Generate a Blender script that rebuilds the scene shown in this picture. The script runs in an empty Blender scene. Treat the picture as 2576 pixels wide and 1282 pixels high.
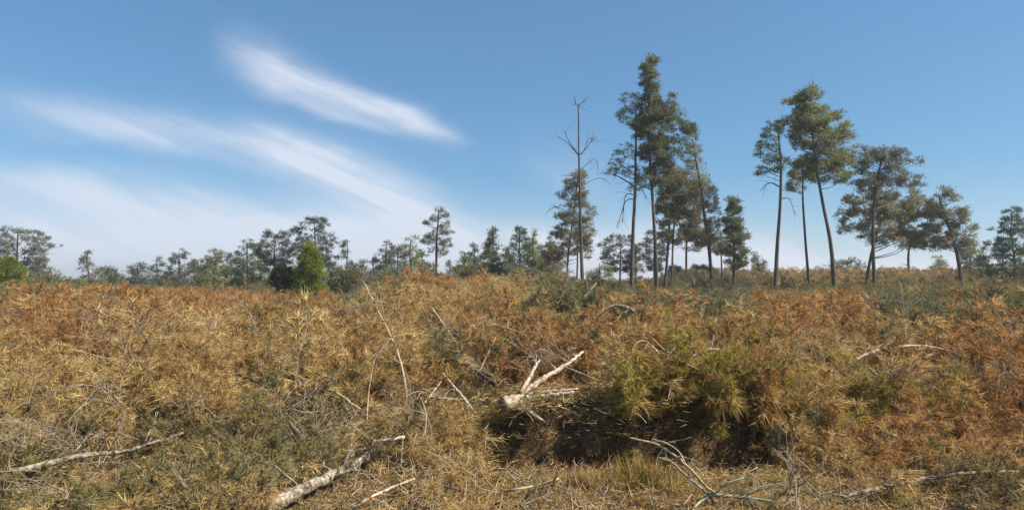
import bpy, math, random
import numpy as np
from mathutils import Vector

random.seed(7)
rng = np.random.default_rng(7)
sc = bpy.context.scene
R = math.radians

# ------------------------------------------------------------------ camera
EYE = 1.7
F = 1600.0            # focal length in units of a 2576 x 1282 frame
PITCH = math.atan(49 / F)
cam_d = bpy.data.cameras.new('camera')
cam_d.sensor_width = 36.0
cam_d.lens = 36.0 * F / 2576.0
cam_d.clip_start = 0.05
cam_d.clip_end = 6000
cam = bpy.data.objects.new('camera', cam_d)
cam.location = (0, 0, EYE)
cam.rotation_euler = (R(90) + PITCH, 0, 0)
sc.collection.objects.link(cam)
sc.camera = cam

# ------------------------------------------------------------------ light
SUN_EL, SUN_AZ = R(47), R(106)      # azimuth clockwise from the view direction (+Y)
sd = bpy.data.lights.new('sun', 'SUN')
sd.energy = 5.0
sd.angle = R(0.6)
sd.color = (1.0, 0.93, 0.82)
sun = bpy.data.objects.new('sun', sd)
sdir = Vector((math.sin(SUN_AZ) * math.cos(SUN_EL), math.cos(SUN_AZ) * math.cos(SUN_EL), math.sin(SUN_EL)))
sun.rotation_euler = sdir.to_track_quat('Z', 'Y').to_euler()
sun.location = (20, -10, 30)
sc.collection.objects.link(sun)

world = bpy.data.worlds.new('World')
sc.world = world
world.use_nodes = True
wn, wl = world.node_tree.nodes, world.node_tree.links
wn.clear()


class NG:
    """tiny expression helper on a node tree"""
    def __init__(s, nt):
        s.n, s.l = nt.nodes, nt.links

    def put(s, sock, v):
        if isinstance(v, bpy.types.NodeSocket):
            s.l.new(v, sock)
        else:
            sock.default_value = v

    def m(s, op, a, b=0.0, c=0.0, clamp=False):
        n = s.n.new('ShaderNodeMath')
        n.operation = op
        n.use_clamp = clamp
        s.put(n.inputs[0], a)
        s.put(n.inputs[1], b)
        s.put(n.inputs[2], c)
        return n.outputs[0]

    def smooth(s, x, lo, hi):
        n = s.n.new('ShaderNodeMapRange')
        n.interpolation_type = 'SMOOTHSTEP'
        s.put(n.inputs['Value'], x)
        s.put(n.inputs['From Min'], lo)
        s.put(n.inputs['From Max'], hi)
        return n.outputs['Result']

    def noise(s, vec, scale, detail=4, rough=0.55):
        n = s.n.new('ShaderNodeTexNoise')
        s.put(n.inputs['Vector'], vec)
        n.inputs['Scale'].default_value = scale
        n.inputs['Detail'].default_value = detail
        n.inputs['Roughness'].default_value = rough
        return n.outputs['Fac']

    def mix(s, f, a, b, blend='MIX'):
        n = s.n.new('ShaderNodeMix')
        n.data_type = 'RGBA'
        n.blend_type = blend
        s.put(n.inputs['Factor'], f)
        s.put(n.inputs['A'], a)
        s.put(n.inputs['B'], b)
        return n.outputs['Result']

    def xyz(s, x, y, z):
        n = s.n.new('ShaderNodeCombineXYZ')
        s.put(n.inputs[0], x)
        s.put(n.inputs[1], y)
        s.put(n.inputs[2], z)
        return n.outputs[0]


SKY_STRENGTH = 0.10
g = NG(world.node_tree)
sky = wn.new('ShaderNodeTexSky')
sky.sky_type = 'NISHITA'
sky.sun_disc = False
sky.sun_elevation = SUN_EL
sky.sun_rotation = SUN_AZ
sky.altitude = 200
sky.air_density = 1.0
sky.dust_density = 0.8
sky.ozone_density = 1.2
tc = wn.new('ShaderNodeTexCoord')
sp = wn.new('ShaderNodeSeparateXYZ')
wl.new(tc.outputs['Generated'], sp.inputs[0])
X, Y, Z = sp.outputs[0], sp.outputs[1], sp.outputs[2]
Yc = g.m('MAXIMUM', Y, 0.05)
U = g.m('DIVIDE', X, Yc)
V = g.m('DIVIDE', Z, Yc)
front = g.smooth(Y, 0.05, 0.35)
# wisps: noise drawn out along the streaks
warp = g.noise(g.xyz(g.m('MULTIPLY', U, 2.2), g.m('MULTIPLY', V, 5.0), 0.3), 1.6, 3)
Vw = g.m('ADD', V, g.m('MULTIPLY', g.m('SUBTRACT', warp, 0.5), 0.07))
fine = g.noise(g.xyz(g.m('ADD', g.m('MULTIPLY', U, 2.5), g.m('MULTIPLY', V, 2.0)), g.m('MULTIPLY', g.m('ADD', V, g.m('MULTIPLY', U, 0.42)), 16.0), 1.7), 1.5, 5, 0.6)
fine = g.smooth(fine, 0.25, 0.7)


def band(x0, y0, x1, y1, w0, w1, fade0, fade1, amp):
    """a cirrus streak between two directions, given as (x, y) of the frame"""
    u0, v0 = (x0 - 1288) / F, (690 - y0) / F
    u1, v1 = (x1 - 1288) / F, (690 - y1) / F
    sl = (v1 - v0) / (u1 - u0)
    vc = g.m('MULTIPLY_ADD', g.m('SUBTRACT', U, u0), sl, v0)
    t = g.m('DIVIDE', g.m('SUBTRACT', U, u0), (u1 - u0), clamp=True)
    w = g.m('MULTIPLY_ADD', t, (w1 - w0) / F, w0 / F)
    dd = g.m('DIVIDE', g.m('SUBTRACT', Vw, vc), w)
    gs = g.m('EXPONENT', g.m('MULTIPLY', g.m('MULTIPLY', dd, dd), -1.0))
    a = g.smooth(U, u0 - fade0 / F, u0 + fade0 / F)
    b = g.m('SUBTRACT', 1.0, g.smooth(U, u1 - fade1 / F, u1 + fade1 / F))
    return g.m('MULTIPLY', g.m('MULTIPLY', gs, amp), g.m('MULTIPLY', a, b))


bands = [
    band(600, 128, 1120, 330, 60, 26, 110, 90, 0.80),
    band(40, 275, 800, 395, 50, 48, 400, 260, 0.62),
    band(680, 378, 1130, 560, 62, 80, 160, 130, 0.85),
    band(-100, 430, 600, 540, 55, 60, 300, 200, 0.62),
    band(650, 590, 1130, 640, 80, 60, 150, 150, 0.5),
    band(-200, 600, 1500, 630, 90, 70, 300, 300, 0.62),
    band(700, 238, 1010, 330, 22, 16, 120, 120, 0.30),
    band(1350, 400, 1520, 440, 50, 60, 90, 90, 0.16),
    band(1380, 615, 2300, 665, 60, 50, 200, 400, 0.6),
]
cl = bands[0]
for b in bands[1:]:
    cl = g.m('ADD', cl, b)
cl = g.m('MULTIPLY', cl, g.m('MULTIPLY_ADD', fine, 0.7, 0.48))
cl = g.m('MULTIPLY', cl, front)
# thin cirrus over the rest of the sky
Zc = g.m('MAXIMUM', Z, 0.06)
rest = g.noise(g.xyz(g.m('DIVIDE', X, Zc), g.m('MULTIPLY', g.m('DIVIDE', Y, Zc), 0.4), 0.0), 0.8, 5, 0.6)
rest = g.m('MULTIPLY', g.smooth(rest, 0.5, 0.8), g.m('MULTIPLY', g.m('SUBTRACT', 1.0, front), 0.5))
hz = g.m('SUBTRACT', 1.0, g.smooth(Z, -0.02, 0.16))
cl = g.m('ADD', cl, g.m('ADD', rest, g.m('MULTIPLY', hz, 0.40)))
cl = g.m('MINIMUM', cl, 0.88)
gm = wn.new('ShaderNodeGamma')
wl.new(sky.outputs[0], gm.inputs[0])
gm.inputs[1].default_value = 0.65
skycol = g.mix(1.0, gm.outputs[0], (0.55, 0.97, 1.32, 1), 'MULTIPLY')
k = 1.0 / SKY_STRENGTH
col = g.mix(cl, skycol, (0.43 * k, 0.462 * k, 0.53 * k, 1))
bg = wn.new('ShaderNodeBackground')
wl.new(col, bg.inputs['Color'])
bg.inputs['Strength'].default_value = SKY_STRENGTH
wo = wn.new('ShaderNodeOutputWorld')
wl.new(bg.outputs[0], wo.inputs['Surface'])

sc.view_settings.view_transform = 'Standard'
sc.view_settings.look = 'None'
sc.view_settings.exposure = 0.82
sc.view_settings.gamma = 1
sc.cycles.max_bounces = 5
sc.cycles.transparent_max_bounces = 4

# ------------------------------------------------------------------ materials


def new_mat(name):
    m = bpy.data.materials.new(name)
    m.use_nodes = True
    m.node_tree.nodes.clear()
    return m, NG(m.node_tree)


def finish(m, g, bsdf):
    o = g.n.new('ShaderNodeOutputMaterial')
    g.l.new(bsdf, o.inputs['Surface'])
    return m


def ramp(g, fac, stops):
    n = g.n.new('ShaderNodeValToRGB')
    g.put(n.inputs[0], fac)
    e = n.color_ramp.elements
    while len(e) < len(stops):
        e.new(0.5)
    for i, (p, c) in enumerate(stops):
        e[i].position = p
        e[i].color = (*c, 1)
    return n.outputs['Color']


def needle_mat(name, stops, trans=0.35, pos_scale=1.3):
    """needles: colour varies from spray to spray and within it"""
    m, g = new_mat(name)
    oi = g.n.new('ShaderNodeObjectInfo')
    geo = g.n.new('ShaderNodeNewGeometry')
    n1 = g.noise(geo.outputs['Position'], pos_scale, 3)
    n2 = g.noise(geo.outputs['Position'], 9.0, 2)
    f = g.m('ADD', g.m('MULTIPLY', oi.outputs['Random'], 0.32), g.m('MULTIPLY', n1, 0.34))
    f = g.m('ADD', f, g.m('MULTIPLY', geo.outputs['Random Per Island'], 0.42))
    f = g.m('ADD', f, g.m('MULTIPLY', g.m('SUBTRACT', n2, 0.5), 0.5), clamp=True)
    c = ramp(g, f, stops)
    d = g.n.new('ShaderNodeBsdfDiffuse')
    g.l.new(c, d.inputs['Color'])
    t = g.n.new('ShaderNodeBsdfTranslucent')
    g.l.new(c, t.inputs['Color'])
    mx = g.n.new('ShaderNodeMixShader')
    mx.inputs[0].default_value = trans
    g.l.new(d.outputs[0], mx.inputs[1])
    g.l.new(t.outputs[0], mx.inputs[2])
    return finish(m, g, mx.outputs[0])


def wood_mat(name, stops, scale=14.0, stretch=(1, 1, 1), bump=0.4, rough=0.85):
    m, g = new_mat(name)
    tc = g.n.new('ShaderNodeTexCoord')
    mp = g.n.new('ShaderNodeMapping')
    mp.inputs['Scale'].default_value = stretch
    g.l.new(tc.outputs['Object'], mp.inputs[0])
    n1 = g.noise(mp.outputs[0], scale, 5, 0.65)
    n2 = g.noise(mp.outputs[0], scale * 0.17, 3)
    f = g.m('ADD', g.m('MULTIPLY', n1, 0.65), g.m('MULTIPLY', n2, 0.35), clamp=True)
    c = ramp(g, f, stops)
    b = g.n.new('ShaderNodeBsdfPrincipled')
    g.l.new(c, b.inputs['Base Color'])
    b.inputs['Roughness'].default_value = rough
    b.inputs['Specular IOR Level'].default_value = 0.2
    bp = g.n.new('ShaderNodeBump')
    bp.inputs['Strength'].default_value = bump
    bp.inputs['Distance'].default_value = 0.02
    g.l.new(n1, bp.inputs['Height'])
    g.l.new(bp.outputs[0], b.inputs['Normal'])
    return finish(m, g, b.outputs[0])


M = {}
M['rust'] = needle_mat('rust_needles', [(0.1, (0.125, 0.056, 0.022)), (0.42, (0.34, 0.175, 0.062)), (0.68, (0.54, 0.32, 0.125)), (0.95, (0.70, 0.49, 0.25))], 0.45)
M['straw'] = needle_mat('straw_needles', [(0.1, (0.16, 0.093, 0.035)), (0.42, (0.41, 0.262, 0.096)), (0.68, (0.61, 0.435, 0.185)), (0.95, (0.78, 0.64, 0.36))], 0.45)
M['olive'] = needle_mat('olive_needles', [(0.1, (0.078, 0.062, 0.022)), (0.45, (0.205, 0.168, 0.062)), (0.7, (0.315, 0.262, 0.105)), (0.95, (0.46, 0.38, 0.19))], 0.4)
M['sage'] = needle_mat('sage_needles', [(0.1, (0.07, 0.066, 0.03)), (0.45, (0.16, 0.155, 0.075)), (0.7, (0.245, 0.235, 0.12)), (0.95, (0.38, 0.35, 0.21))], 0.4)
M['green'] = needle_mat('green_needles', [(0.1, (0.10, 0.08, 0.014)), (0.45, (0.27, 0.215, 0.040)), (0.7, (0.43, 0.35, 0.085)), (0.95, (0.60, 0.49, 0.18))], 0.45)
M['pine'] = needle_mat('pine_needles', [(0.15, (0.053, 0.081, 0.042)), (0.45, (0.105, 0.139, 0.065)), (0.7, (0.167, 0.193, 0.086)), (0.9, (0.246, 0.251, 0.113))], 0.5, 0.6)
M['pine_grey'] = needle_mat('grey_pine_needles', [(0.15, (0.076, 0.093, 0.072)), (0.45, (0.162, 0.177, 0.130)), (0.7, (0.246, 0.252, 0.181)), (0.9, (0.361, 0.325, 0.253))], 0.5, 0.6)
M['pine_olive'] = needle_mat('olive_pine_needles', [(0.15, (0.091, 0.102, 0.047)), (0.45, (0.179, 0.193, 0.087)), (0.7, (0.278, 0.278, 0.124)), (0.9, (0.377, 0.352, 0.181))], 0.5, 0.5)
M['pine_brown'] = needle_mat('brown_pine_needles', [(0.15, (0.129, 0.116, 0.066)), (0.45, (0.238, 0.220, 0.128)), (0.7, (0.327, 0.302, 0.177)), (0.9, (0.437, 0.403, 0.264))], 0.5, 0.5)
M['sapling'] = needle_mat('sapling_needles', [(0.1, (0.074, 0.098, 0.019)), (0.45, (0.162, 0.195, 0.036)), (0.7, (0.257, 0.286, 0.060)), (0.95, (0.378, 0.377, 0.108))], 0.45, 0.7)
M['dark'] = needle_mat('dark_needles', [(0.15, (0.022, 0.027, 0.018)), (0.5, (0.04, 0.05, 0.028)), (0.9, (0.075, 0.08, 0.045))], 0.2, 0.6)
M['bark'] = wood_mat('pine_bark', [(0.3, (0.035, 0.026, 0.02)), (0.5, (0.10, 0.075, 0.055)), (0.68, (0.21, 0.165, 0.125))], 9, (1, 1, 0.25))
M['twig'] = wood_mat('twig_bark', [(0.3, (0.08, 0.052, 0.03)), (0.5, (0.25, 0.18, 0.11)), (0.7, (0.44, 0.35, 0.23))], 12)
M['grey_twig'] = wood_mat('grey_twig_bark', [(0.3, (0.09, 0.07, 0.045)), (0.5, (0.24, 0.19, 0.13)), (0.7, (0.42, 0.35, 0.25))], 12)
M['pale'] = wood_mat('peeled_wood', [(0.36, (0.085, 0.055, 0.035)), (0.45, (0.30, 0.225, 0.15)), (0.54, (0.50, 0.41, 0.30)), (0.75, (0.62, 0.53, 0.41))], 26, (1, 1, 1), 0.9)
M['tan'] = wood_mat('tan_wood', [(0.32, (0.12, 0.075, 0.035)), (0.48, (0.36, 0.25, 0.125)), (0.72, (0.56, 0.43, 0.25))], 18, (1, 1, 1), .7)
M['greybark'] = wood_mat('lichen_bark', [(0.42, (0.055, 0.04, 0.026)), (0.5, (0.19, 0.15, 0.105)), (0.6, (0.42, 0.36, 0.27))], 30, (1, 1, 1), 0.8)
M['stick'] = wood_mat('weathered_stick', [(0.3, (0.09, 0.06, 0.035)), (0.5, (0.34, 0.25, 0.15)), (0.7, (0.54, 0.43, 0.28))], 10)
M['darkwood'] = wood_mat('dark_wood', [(0.3, (0.03, 0.022, 0.016)), (0.5, (0.075, 0.055, 0.04)), (0.7, (0.15, 0.115, 0.085))], 14)
M['cut'] = wood_mat('cut_wood', [(0.3, (0.10, 0.06, 0.035)), (0.5, (0.20, 0.13, 0.08)), (0.7, (0.30, 0.21, 0.13))], 30)
M['greenwood'] = wood_mat('green_grey_wood', [(0.3, (0.09, 0.09, 0.06)), (0.5, (0.24, 0.24, 0.16)), (0.7, (0.40, 0.39, 0.28))], 14)


def ground_mat():
    m, g = new_mat('forest_floor')
    geo = g.n.new('ShaderNodeNewGeometry')
    P = geo.outputs['Position']
    big = g.noise(P, 0.35, 3)
    mid = g.noise(P, 3.0, 5, 0.6)
    fin = g.noise(P, 45.0, 4, 0.7)
    soil = ramp(g, fin, [(0.3, (0.022, 0.013, 0.007)), (0.5, (0.055, 0.033, 0.017)), (0.72, (0.13, 0.08, 0.04))])
    lit = ramp(g, fin, [(0.3, (0.05, 0.028, 0.012)), (0.5, (0.13, 0.078, 0.034)), (0.7, (0.28, 0.18, 0.085))])
    oli = ramp(g, fin, [(0.3, (0.03, 0.026, 0.01)), (0.5, (0.075, 0.065, 0.026)), (0.7, (0.17, 0.14, 0.062))])
    c = g.mix(g.smooth(mid, 0.42, 0.6), soil, lit)
    c = g.mix(g.smooth(big, 0.48, 0.62), c, oli)
    b = g.n.new('ShaderNodeBsdfPrincipled')
    g.l.new(c, b.inputs['Base Color'])
    b.inputs['Roughness'].default_value = 0.95
    b.inputs['Specular IOR Level'].default_value = 0.1
    bp = g.n.new('ShaderNodeBump')
    bp.inputs['Strength'].default_value = 0.8
    bp.inputs['Distance'].default_value = 0.03
    g.l.new(fin, bp.inputs['Height'])
    g.l.new(bp.outputs[0], b.inputs['Normal'])
    return finish(m, g, b.outputs[0])


M['ground'] = ground_mat()

# ------------------------------------------------------------------ mesh helpers


def rnd(a=0.0, b=1.0, n=None):
    return rng.uniform(a, b, n)


class MB:
    """collects triangles, then links them as one mesh"""
    def __init__(s):
        s.v, s.f, s.mi, s.n = [], [], [], 0

    def add(s, v, f, mi=0):
        v = np.asarray(v, np.float32).reshape(-1, 3)
        f = np.asarray(f, np.int32).reshape(-1, 3)
        s.v.append(v)
        s.f.append(f + s.n)
        s.mi.append(np.full(len(f), mi, np.int32))
        s.n += len(v)

    def tube(s, pts, rad, sides=6, mi=0, cap=True, wob=0.0):
        pts = np.asarray(pts, float)
        n = len(pts)
        rad = np.broadcast_to(np.asarray(rad, float), (n,))
        tan = np.gradient(pts, axis=0)
        tan /= np.linalg.norm(tan, axis=1, keepdims=True) + 1e-9
        up = np.array([0.0, 0, 1]) if abs(tan[0][2]) < 0.9 else np.array([1.0, 0, 0])
        a = np.cross(tan, up)
        a /= np.linalg.norm(a, axis=1, keepdims=True) + 1e-9
        b = np.cross(tan, a)
        th = np.arange(sides) * 2 * math.pi / sides
        r = rad[:, None] * (1 + wob * rnd(-1, 1, (n, sides)))
        ring = pts[:, None, :] + r[..., None] * (np.cos(th)[None, :, None] * a[:, None, :] + np.sin(th)[None, :, None] * b[:, None, :])
        v = ring.reshape(-1, 3)
        i = np.arange(n - 1)[:, None] * sides
        j = np.arange(sides)[None, :]
        j2 = (j + 1) % sides
        q = np.stack([i + j, i + j2, i + sides + j2, i + sides + j], -1).reshape(-1, 4)
        f = np.concatenate([q[:, [0, 1, 2]], q[:, [0, 2, 3]]])
        if cap:
            c0, c1 = len(v), len(v) + 1
            v = np.vstack([v, pts[0], pts[-1]])
            jj = np.arange(sides)
            f = np.concatenate([f, np.stack([np.full(sides, c0), (jj + 1) % sides, jj], -1),
                                np.stack([np.full(sides, c1), (n - 1) * sides + jj, (n - 1) * sides + (jj + 1) % sides], -1)])
        s.add(v, f, mi)

    def needles(s, base, dirs, length, width, mi=0, droop=0.0):
        """thin leaf-shaped triangles from base along dirs"""
        base = np.asarray(base, float)
        n = len(base)
        dirs = dirs / (np.linalg.norm(dirs, axis=1, keepdims=True) + 1e-9)
        side = np.cross(dirs, rng.normal(size=(n, 3)))
        side /= np.linalg.norm(side, axis=1, keepdims=True) + 1e-9
        L = np.broadcast_to(length, (n,))[:, None]
        W = np.broadcast_to(width, (n,))[:, None]
        tip = base + dirs * L
        tip[:, 2] -= droop * L[:, 0]
        v = np.stack([base - side * W * 0.5, base + side * W * 0.5, tip], 1).reshape(-1, 3)
        s.add(v, np.arange(n * 3).reshape(-1, 3), mi)

    def mesh(s, name, mats, smooth=False):
        me = bpy.data.meshes.new(name)
        v = np.concatenate(s.v)
        f = np.concatenate(s.f)
        me.vertices.add(len(v))
        me.vertices.foreach_set('co', v.ravel())
        me.loops.add(len(f) * 3)
        me.loops.foreach_set('vertex_index', f.ravel())
        me.polygons.add(len(f))
        me.polygons.foreach_set('loop_start', np.arange(len(f), dtype=np.int32) * 3)
        me.polygons.foreach_set('material_index', np.concatenate(s.mi))
        if smooth:
            me.polygons.foreach_set('use_smooth', np.ones(len(f), bool))
        for m in mats:
            me.materials.append(m)
        me.update()
        me.validate()
        return me

    def build(s, name, mats, parent=None, smooth=False, link=True):
        o = bpy.data.objects.new(name, s.mesh(name, mats if isinstance(mats, list) else [mats], smooth))
        if link:
            sc.collection.objects.link(o)
        if parent:
            o.parent = parent
        return o


def empty(name, loc, label, cat, group=None):
    o = bpy.data.objects.new(name, None)
    o.empty_display_size = 0.3
    o.location = loc
    sc.collection.objects.link(o)
    o['label'] = label
    o['category'] = cat
    if group:
        o['group'] = group
    return o


# ------------------------------------------------------------------ terrain
_ph = rng.uniform(0, 6.28, (14, 2))
_dr = rng.uniform(0, 6.28, 14)


def wobble(x, y, scale, k0=0, k1=7):
    r = 0
    for i in range(k0, k1):
        f = scale * (1 + 0.55 * (i - k0))
        r = r + np.sin((x * math.cos(_dr[i]) + y * math.sin(_dr[i])) * f + _ph[i, 0]) / (1 + 0.5 * (i - k0))
    return r / 2.5


D_ = [0, 4.5, 5.6, 6.3, 7.2, 8.2, 10, 13, 17, 21, 26, 38, 60, 200, 3000]
P_mid = [0, 0, .02, .03, .10, .36, .58, .74, .82, .78, .60, .35, .30, -.8, -18]
P_left = [0, 0, .03, .10, .18, .27, .36, .33, .22, .12, .02, -.15, -.3, -1.0, -18]
P_right = [0, 0, .02, .05, .22, .42, .46, .40, .30, .22, .12, .0, .10, -.8, -18]
P_fleft = [0, 0, .03, .08, .18, .30, .44, .52, .50, .42, .30, .1, .0, -.8, -18]
P_fright = [0, 0, .02, .05, .18, .38, .46, .46, .44, .40, .30, .2, .2, -.8, -18]


def sstep(a, b, x):
    t = np.clip((x - a) / (b - a), 0, 1)
    return t * t * (3 - 2 * t)


def G(x, y):
    """height of the ground"""
    x = np.asarray(x, float)
    y = np.asarray(y, float)
    yy = np.maximum(y, 0.5)
    d = yy
    u = 1288 + F * x / yy
    d = d * (1 + 0.05 * np.clip(wobble(x, y, 0.5), -1, 1))
    pm, plf, pr, pfl, pfr = [np.interp(d, D_, p) for p in (P_mid, P_left, P_right, P_fleft, P_fright)]
    a = sstep(880, 1020, u)
    b = sstep(1400, 1560, u)
    c = sstep(2000, 2300, u)
    e = 1 - sstep(200, 560, u)
    z = plf * (1 - a) + pm * a
    z = z * (1 - b) + pr * b
    z = z * (1 - c) + pfr * c
    z = z * (1 - e) + pfl * e
    z = z + 1.25 * np.exp(-((d - 56) / 10) ** 2) * sstep(1590, 1720, u)
    near = np.exp(-np.maximum(d - 20, 0) / 40)
    z = z + (0.10 + 0.09 * sstep(7, 9, d) * (1 - sstep(14, 20, d))) * wobble(x, y, 0.9, 0, 7) * near * sstep(5.2, 7.5, d)
    z = z + 0.07 * wobble(x, y, 2.6, 3, 10) * sstep(7, 8.5, d) * (1 - sstep(14, 22, d)) + 0.035 * wobble(x, y, 2.9, 7, 14) * near
    # a trench of shade in front of the heap, deepest left of the fallen tree
    e1 = sstep(-0.62, -0.28, x) * (1 - sstep(2.3, 2.8, x))
    yc = 5.86 + 0.08 * np.sin(x * 2.3)
    z = z + e1 * (-0.72 * np.exp(-((y - yc) / 0.33) ** 2) + 0.42 * np.exp(-((y - yc - 0.74) / 0.28) ** 2))
    z = z - 0.55 * np.exp(-((x + 0.26) / 0.27) ** 2 - ((y - 6.4) / 0.5) ** 2)
    z = z - 0.22 * np.exp(-((x - 0.95) / 0.16) ** 2 - ((y - 6.5) / 0.4) ** 2)
    return z


def axis(lo, hi, f0, f1, step):
    a = [f0]
    s = step
    while a[-1] > lo:
        s *= 1.16
        a.append(a[-1] - s)
    c = list(np.arange(f0 + step, f1, step))
    b = [f1]
    s = step
    while b[-1] < hi:
        s *= 1.16
        b.append(b[-1] + s)
    return np.array(a[::-1] + c + b)


gx = axis(-2500, 2500, -20, 20, 0.11)
gy = axis(-600, 3500, 3.5, 24, 0.10)
GX, GY = np.meshgrid(gx, gy)
GZ = G(GX, GY)
nv = len(gx)
idx = (np.arange(len(gy) - 1)[:, None] * nv + np.arange(nv - 1)[None, :]).ravel()
mb = MB()
mb.add(np.stack([GX, GY, GZ], -1).reshape(-1, 3), np.concatenate([np.stack([idx, idx + 1, idx + nv + 1], -1), np.stack([idx, idx + nv + 1, idx + nv], -1)]))
go = mb.build('ground', M['ground'], smooth=True)
go['kind'] = 'structure'

ct, st_ = math.cos(PITCH), math.sin(PITCH)


def ray(px, py):
    """direction of a frame point, scaled so that its y component is 1"""
    xn, yn = (px - 1288) / F, (641 - py) / F
    d = np.array([xn, ct - yn * st_, st_ + yn * ct])
    return d / d[1]


def P(px, py, dist):
    d = ray(px, py)
    return np.array([d[0] * dist, dist, EYE + d[2] * dist])


def S(px, py, lift=0.3):
    """where the sight line meets the top of the slash (ground + lift)"""
    d = ray(px, py)
    t = 4.2
    while t < 200:
        x, y, z = d[0] * t, t, EYE + d[2] * t
        if z < G(x, y) + lift:
            return np.array([x, y, z])
        t *= 1.004
    return np.array([d[0] * 20, 20, EYE + d[2] * 20])


def to_px(x, y, z):
    yc = ct * y + st_ * (z - EYE)
    zc = -st_ * y + ct * (z - EYE)
    return 1288 + F * x / yc, 641 - F * zc / yc


# ------------------------------------------------------------------ sprays of slash


def curve(p0, d0, L, n, bend, grav=0.0):
    p = np.array(p0, float)
    d = np.array(d0, float)
    d /= np.linalg.norm(d)
    out = [p.copy()]
    b = rng.normal(size=3) * bend
    for i in range(n):
        d = d + (b + rng.normal(size=3) * bend * 0.6) / n + np.array([0, 0, -grav / n])
        d /= np.linalg.norm(d)
        p = p + d * L / n
        out.append(p.copy())
    return np.array(out)


def spray(name, kind, mat, wood):
    """one cut branch with its twigs and needles, base at the origin, along +X"""
    mb = MB()
    L = rnd(0.55, 0.85)
    main = curve((0, 0, 0), (1, 0, 0.15), L, 8, 0.5, 0.25)
    mb.tube(main, np.linspace(0.0065, 0.003, 9), 4, 0, cap=False)
    if kind == 'bare':
        nt, nn = 13, 0
    elif kind == 'dry':
        nt, nn = 16, 22
    elif kind == 'short':
        nt, nn = 16, 24
    else:
        nt, nn = 16, 27
    for i in range(nt):
        t = rnd(0.12, 1.0) if i else 1.0
        k = t * 8
        a = int(min(k, 7))
        p = main[a] + (main[a + 1] - main[a]) * (k - a)
        d = (main[a + 1] - main[a])
        d /= np.linalg.norm(d)
        d = d * 0.8 + rng.normal(size=3) * np.array([.3, .75, .5]) + np.array([0, 0, .2])
        tl = rnd(0.14, 0.32) * (1.25 - 0.5 * t)
        if kind == 'bare':
            tl *= 1.6
        tw = curve(p, d, tl, 4, 0.7, 0.3 if kind != 'fresh' else -0.2)
        mb.tube(tw, np.linspace(0.0035, 0.002, 5), 3, 0, cap=False)
        if kind == 'bare':
            for q in range(3):
                j = rng.integers(1, 4)
                tw2 = curve(tw[j], rng.normal(size=3) + (tw[j] - tw[j - 1]) * 12, tl * 0.45, 3, 0.7)
                mb.tube(tw2, np.linspace(0.0032, 0.0018, 4), 3, 0, cap=False)
            continue
        # needle tufts along the outer part of the twig
        m = int(nn * rnd(0.6, 1.3))
        k = rng.uniform(0.3, 1.0, m) ** 0.7 * 3.98
        a = k.astype(int)
        fr = (k - a)[:, None]
        base = tw[a] * (1 - fr) + tw[a + 1] * fr
        ax = tw[a + 1] - tw[a]
        ax /= np.linalg.norm(ax, axis=1, keepdims=True)
        dr = ax * 0.8 + rng.normal(size=(m, 3)) * 0.55
        if kind == 'dry':
            mb.needles(base, dr, rng.uniform(0.08, 0.17, m), rng.uniform(0.008, 0.015, m), 1, 0.45)
        elif kind == 'short':
            mb.needles(base, dr, rng.uniform(0.05, 0.10, m), rng.uniform(0.008, 0.014, m), 1, 0.2)
        else:
            mb.needles(base, dr + np.array([0, 0, .25]), rng.uniform(0.07, 0.15, m), rng.uniform(0.007, 0.013, m), 1, 0.0)
    return mb.build(name, [M[wood], M[mat]], link=False)


def proto_set(cname, n, kind, mat, wood):
    c = bpy.data.collections.new(cname)
    for i in range(n):
        c.objects.link(spray('branch_spray', kind, mat, wood))
    return c


def scatter(name, pts, rots, scl, idx, coll):
    me = bpy.data.meshes.new(name)
    me.vertices.add(len(pts))
    me.vertices.foreach_set('co', np.asarray(pts, np.float32).ravel())
    a = me.attributes.new('rot', 'FLOAT_VECTOR', 'POINT')
    a.data.foreach_set('vector', np.asarray(rots, np.float32).ravel())
    a = me.attributes.new('scl', 'FLOAT', 'POINT')
    a.data.foreach_set('value', np.asarray(scl, np.float32))
    a = me.attributes.new('pick', 'INT', 'POINT')
    a.data.foreach_set('value', np.asarray(idx, np.int32))
    o = bpy.data.objects.new(name, me)
    sc.collection.objects.link(o)
    o['kind'] = 'stuff'
    ng = bpy.data.node_groups.new(name + '_nodes', 'GeometryNodeTree')
    ng.interface.new_socket('Geometry', in_out='INPUT', socket_type='NodeSocketGeometry')
    ng.interface.new_socket('Geometry', in_out='OUTPUT', socket_type='NodeSocketGeometry')
    N, Lk = ng.nodes, ng.links
    gi, go_ = N.new('NodeGroupInput'), N.new('NodeGroupOutput')
    iop = N.new('GeometryNodeInstanceOnPoints')
    ci = N.new('GeometryNodeCollectionInfo')
    ci.inputs['Collection'].default_value = coll
    ci.inputs['Separate Children'].default_value = True
    ci.inputs['Reset Children'].default_value = True
    iop.inputs['Pick Instance'].default_value = True

    def attr(nm, t):
        n = N.new('GeometryNodeInputNamedAttribute')
        n.data_type = t
        n.inputs['Name'].default_value = nm
        return n.outputs['Attribute']
    Lk.new(gi.outputs[0], iop.inputs['Points'])
    Lk.new(ci.outputs[0], iop.inputs['Instance'])
    Lk.new(attr('pick', 'INT'), iop.inputs['Instance Index'])
    e2r = N.new('FunctionNodeEulerToRotation')
    Lk.new(attr('rot', 'FLOAT_VECTOR'), e2r.inputs[0])
    Lk.new(e2r.outputs[0], iop.inputs['Rotation'])
    Lk.new(attr('scl', 'FLOAT'), iop.inputs['Scale'])
    Lk.new(iop.outputs[0], go_.inputs[0])
    md = o.modifiers.new('scatter', 'NODES')
    md.node_group = ng
    return o


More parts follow.
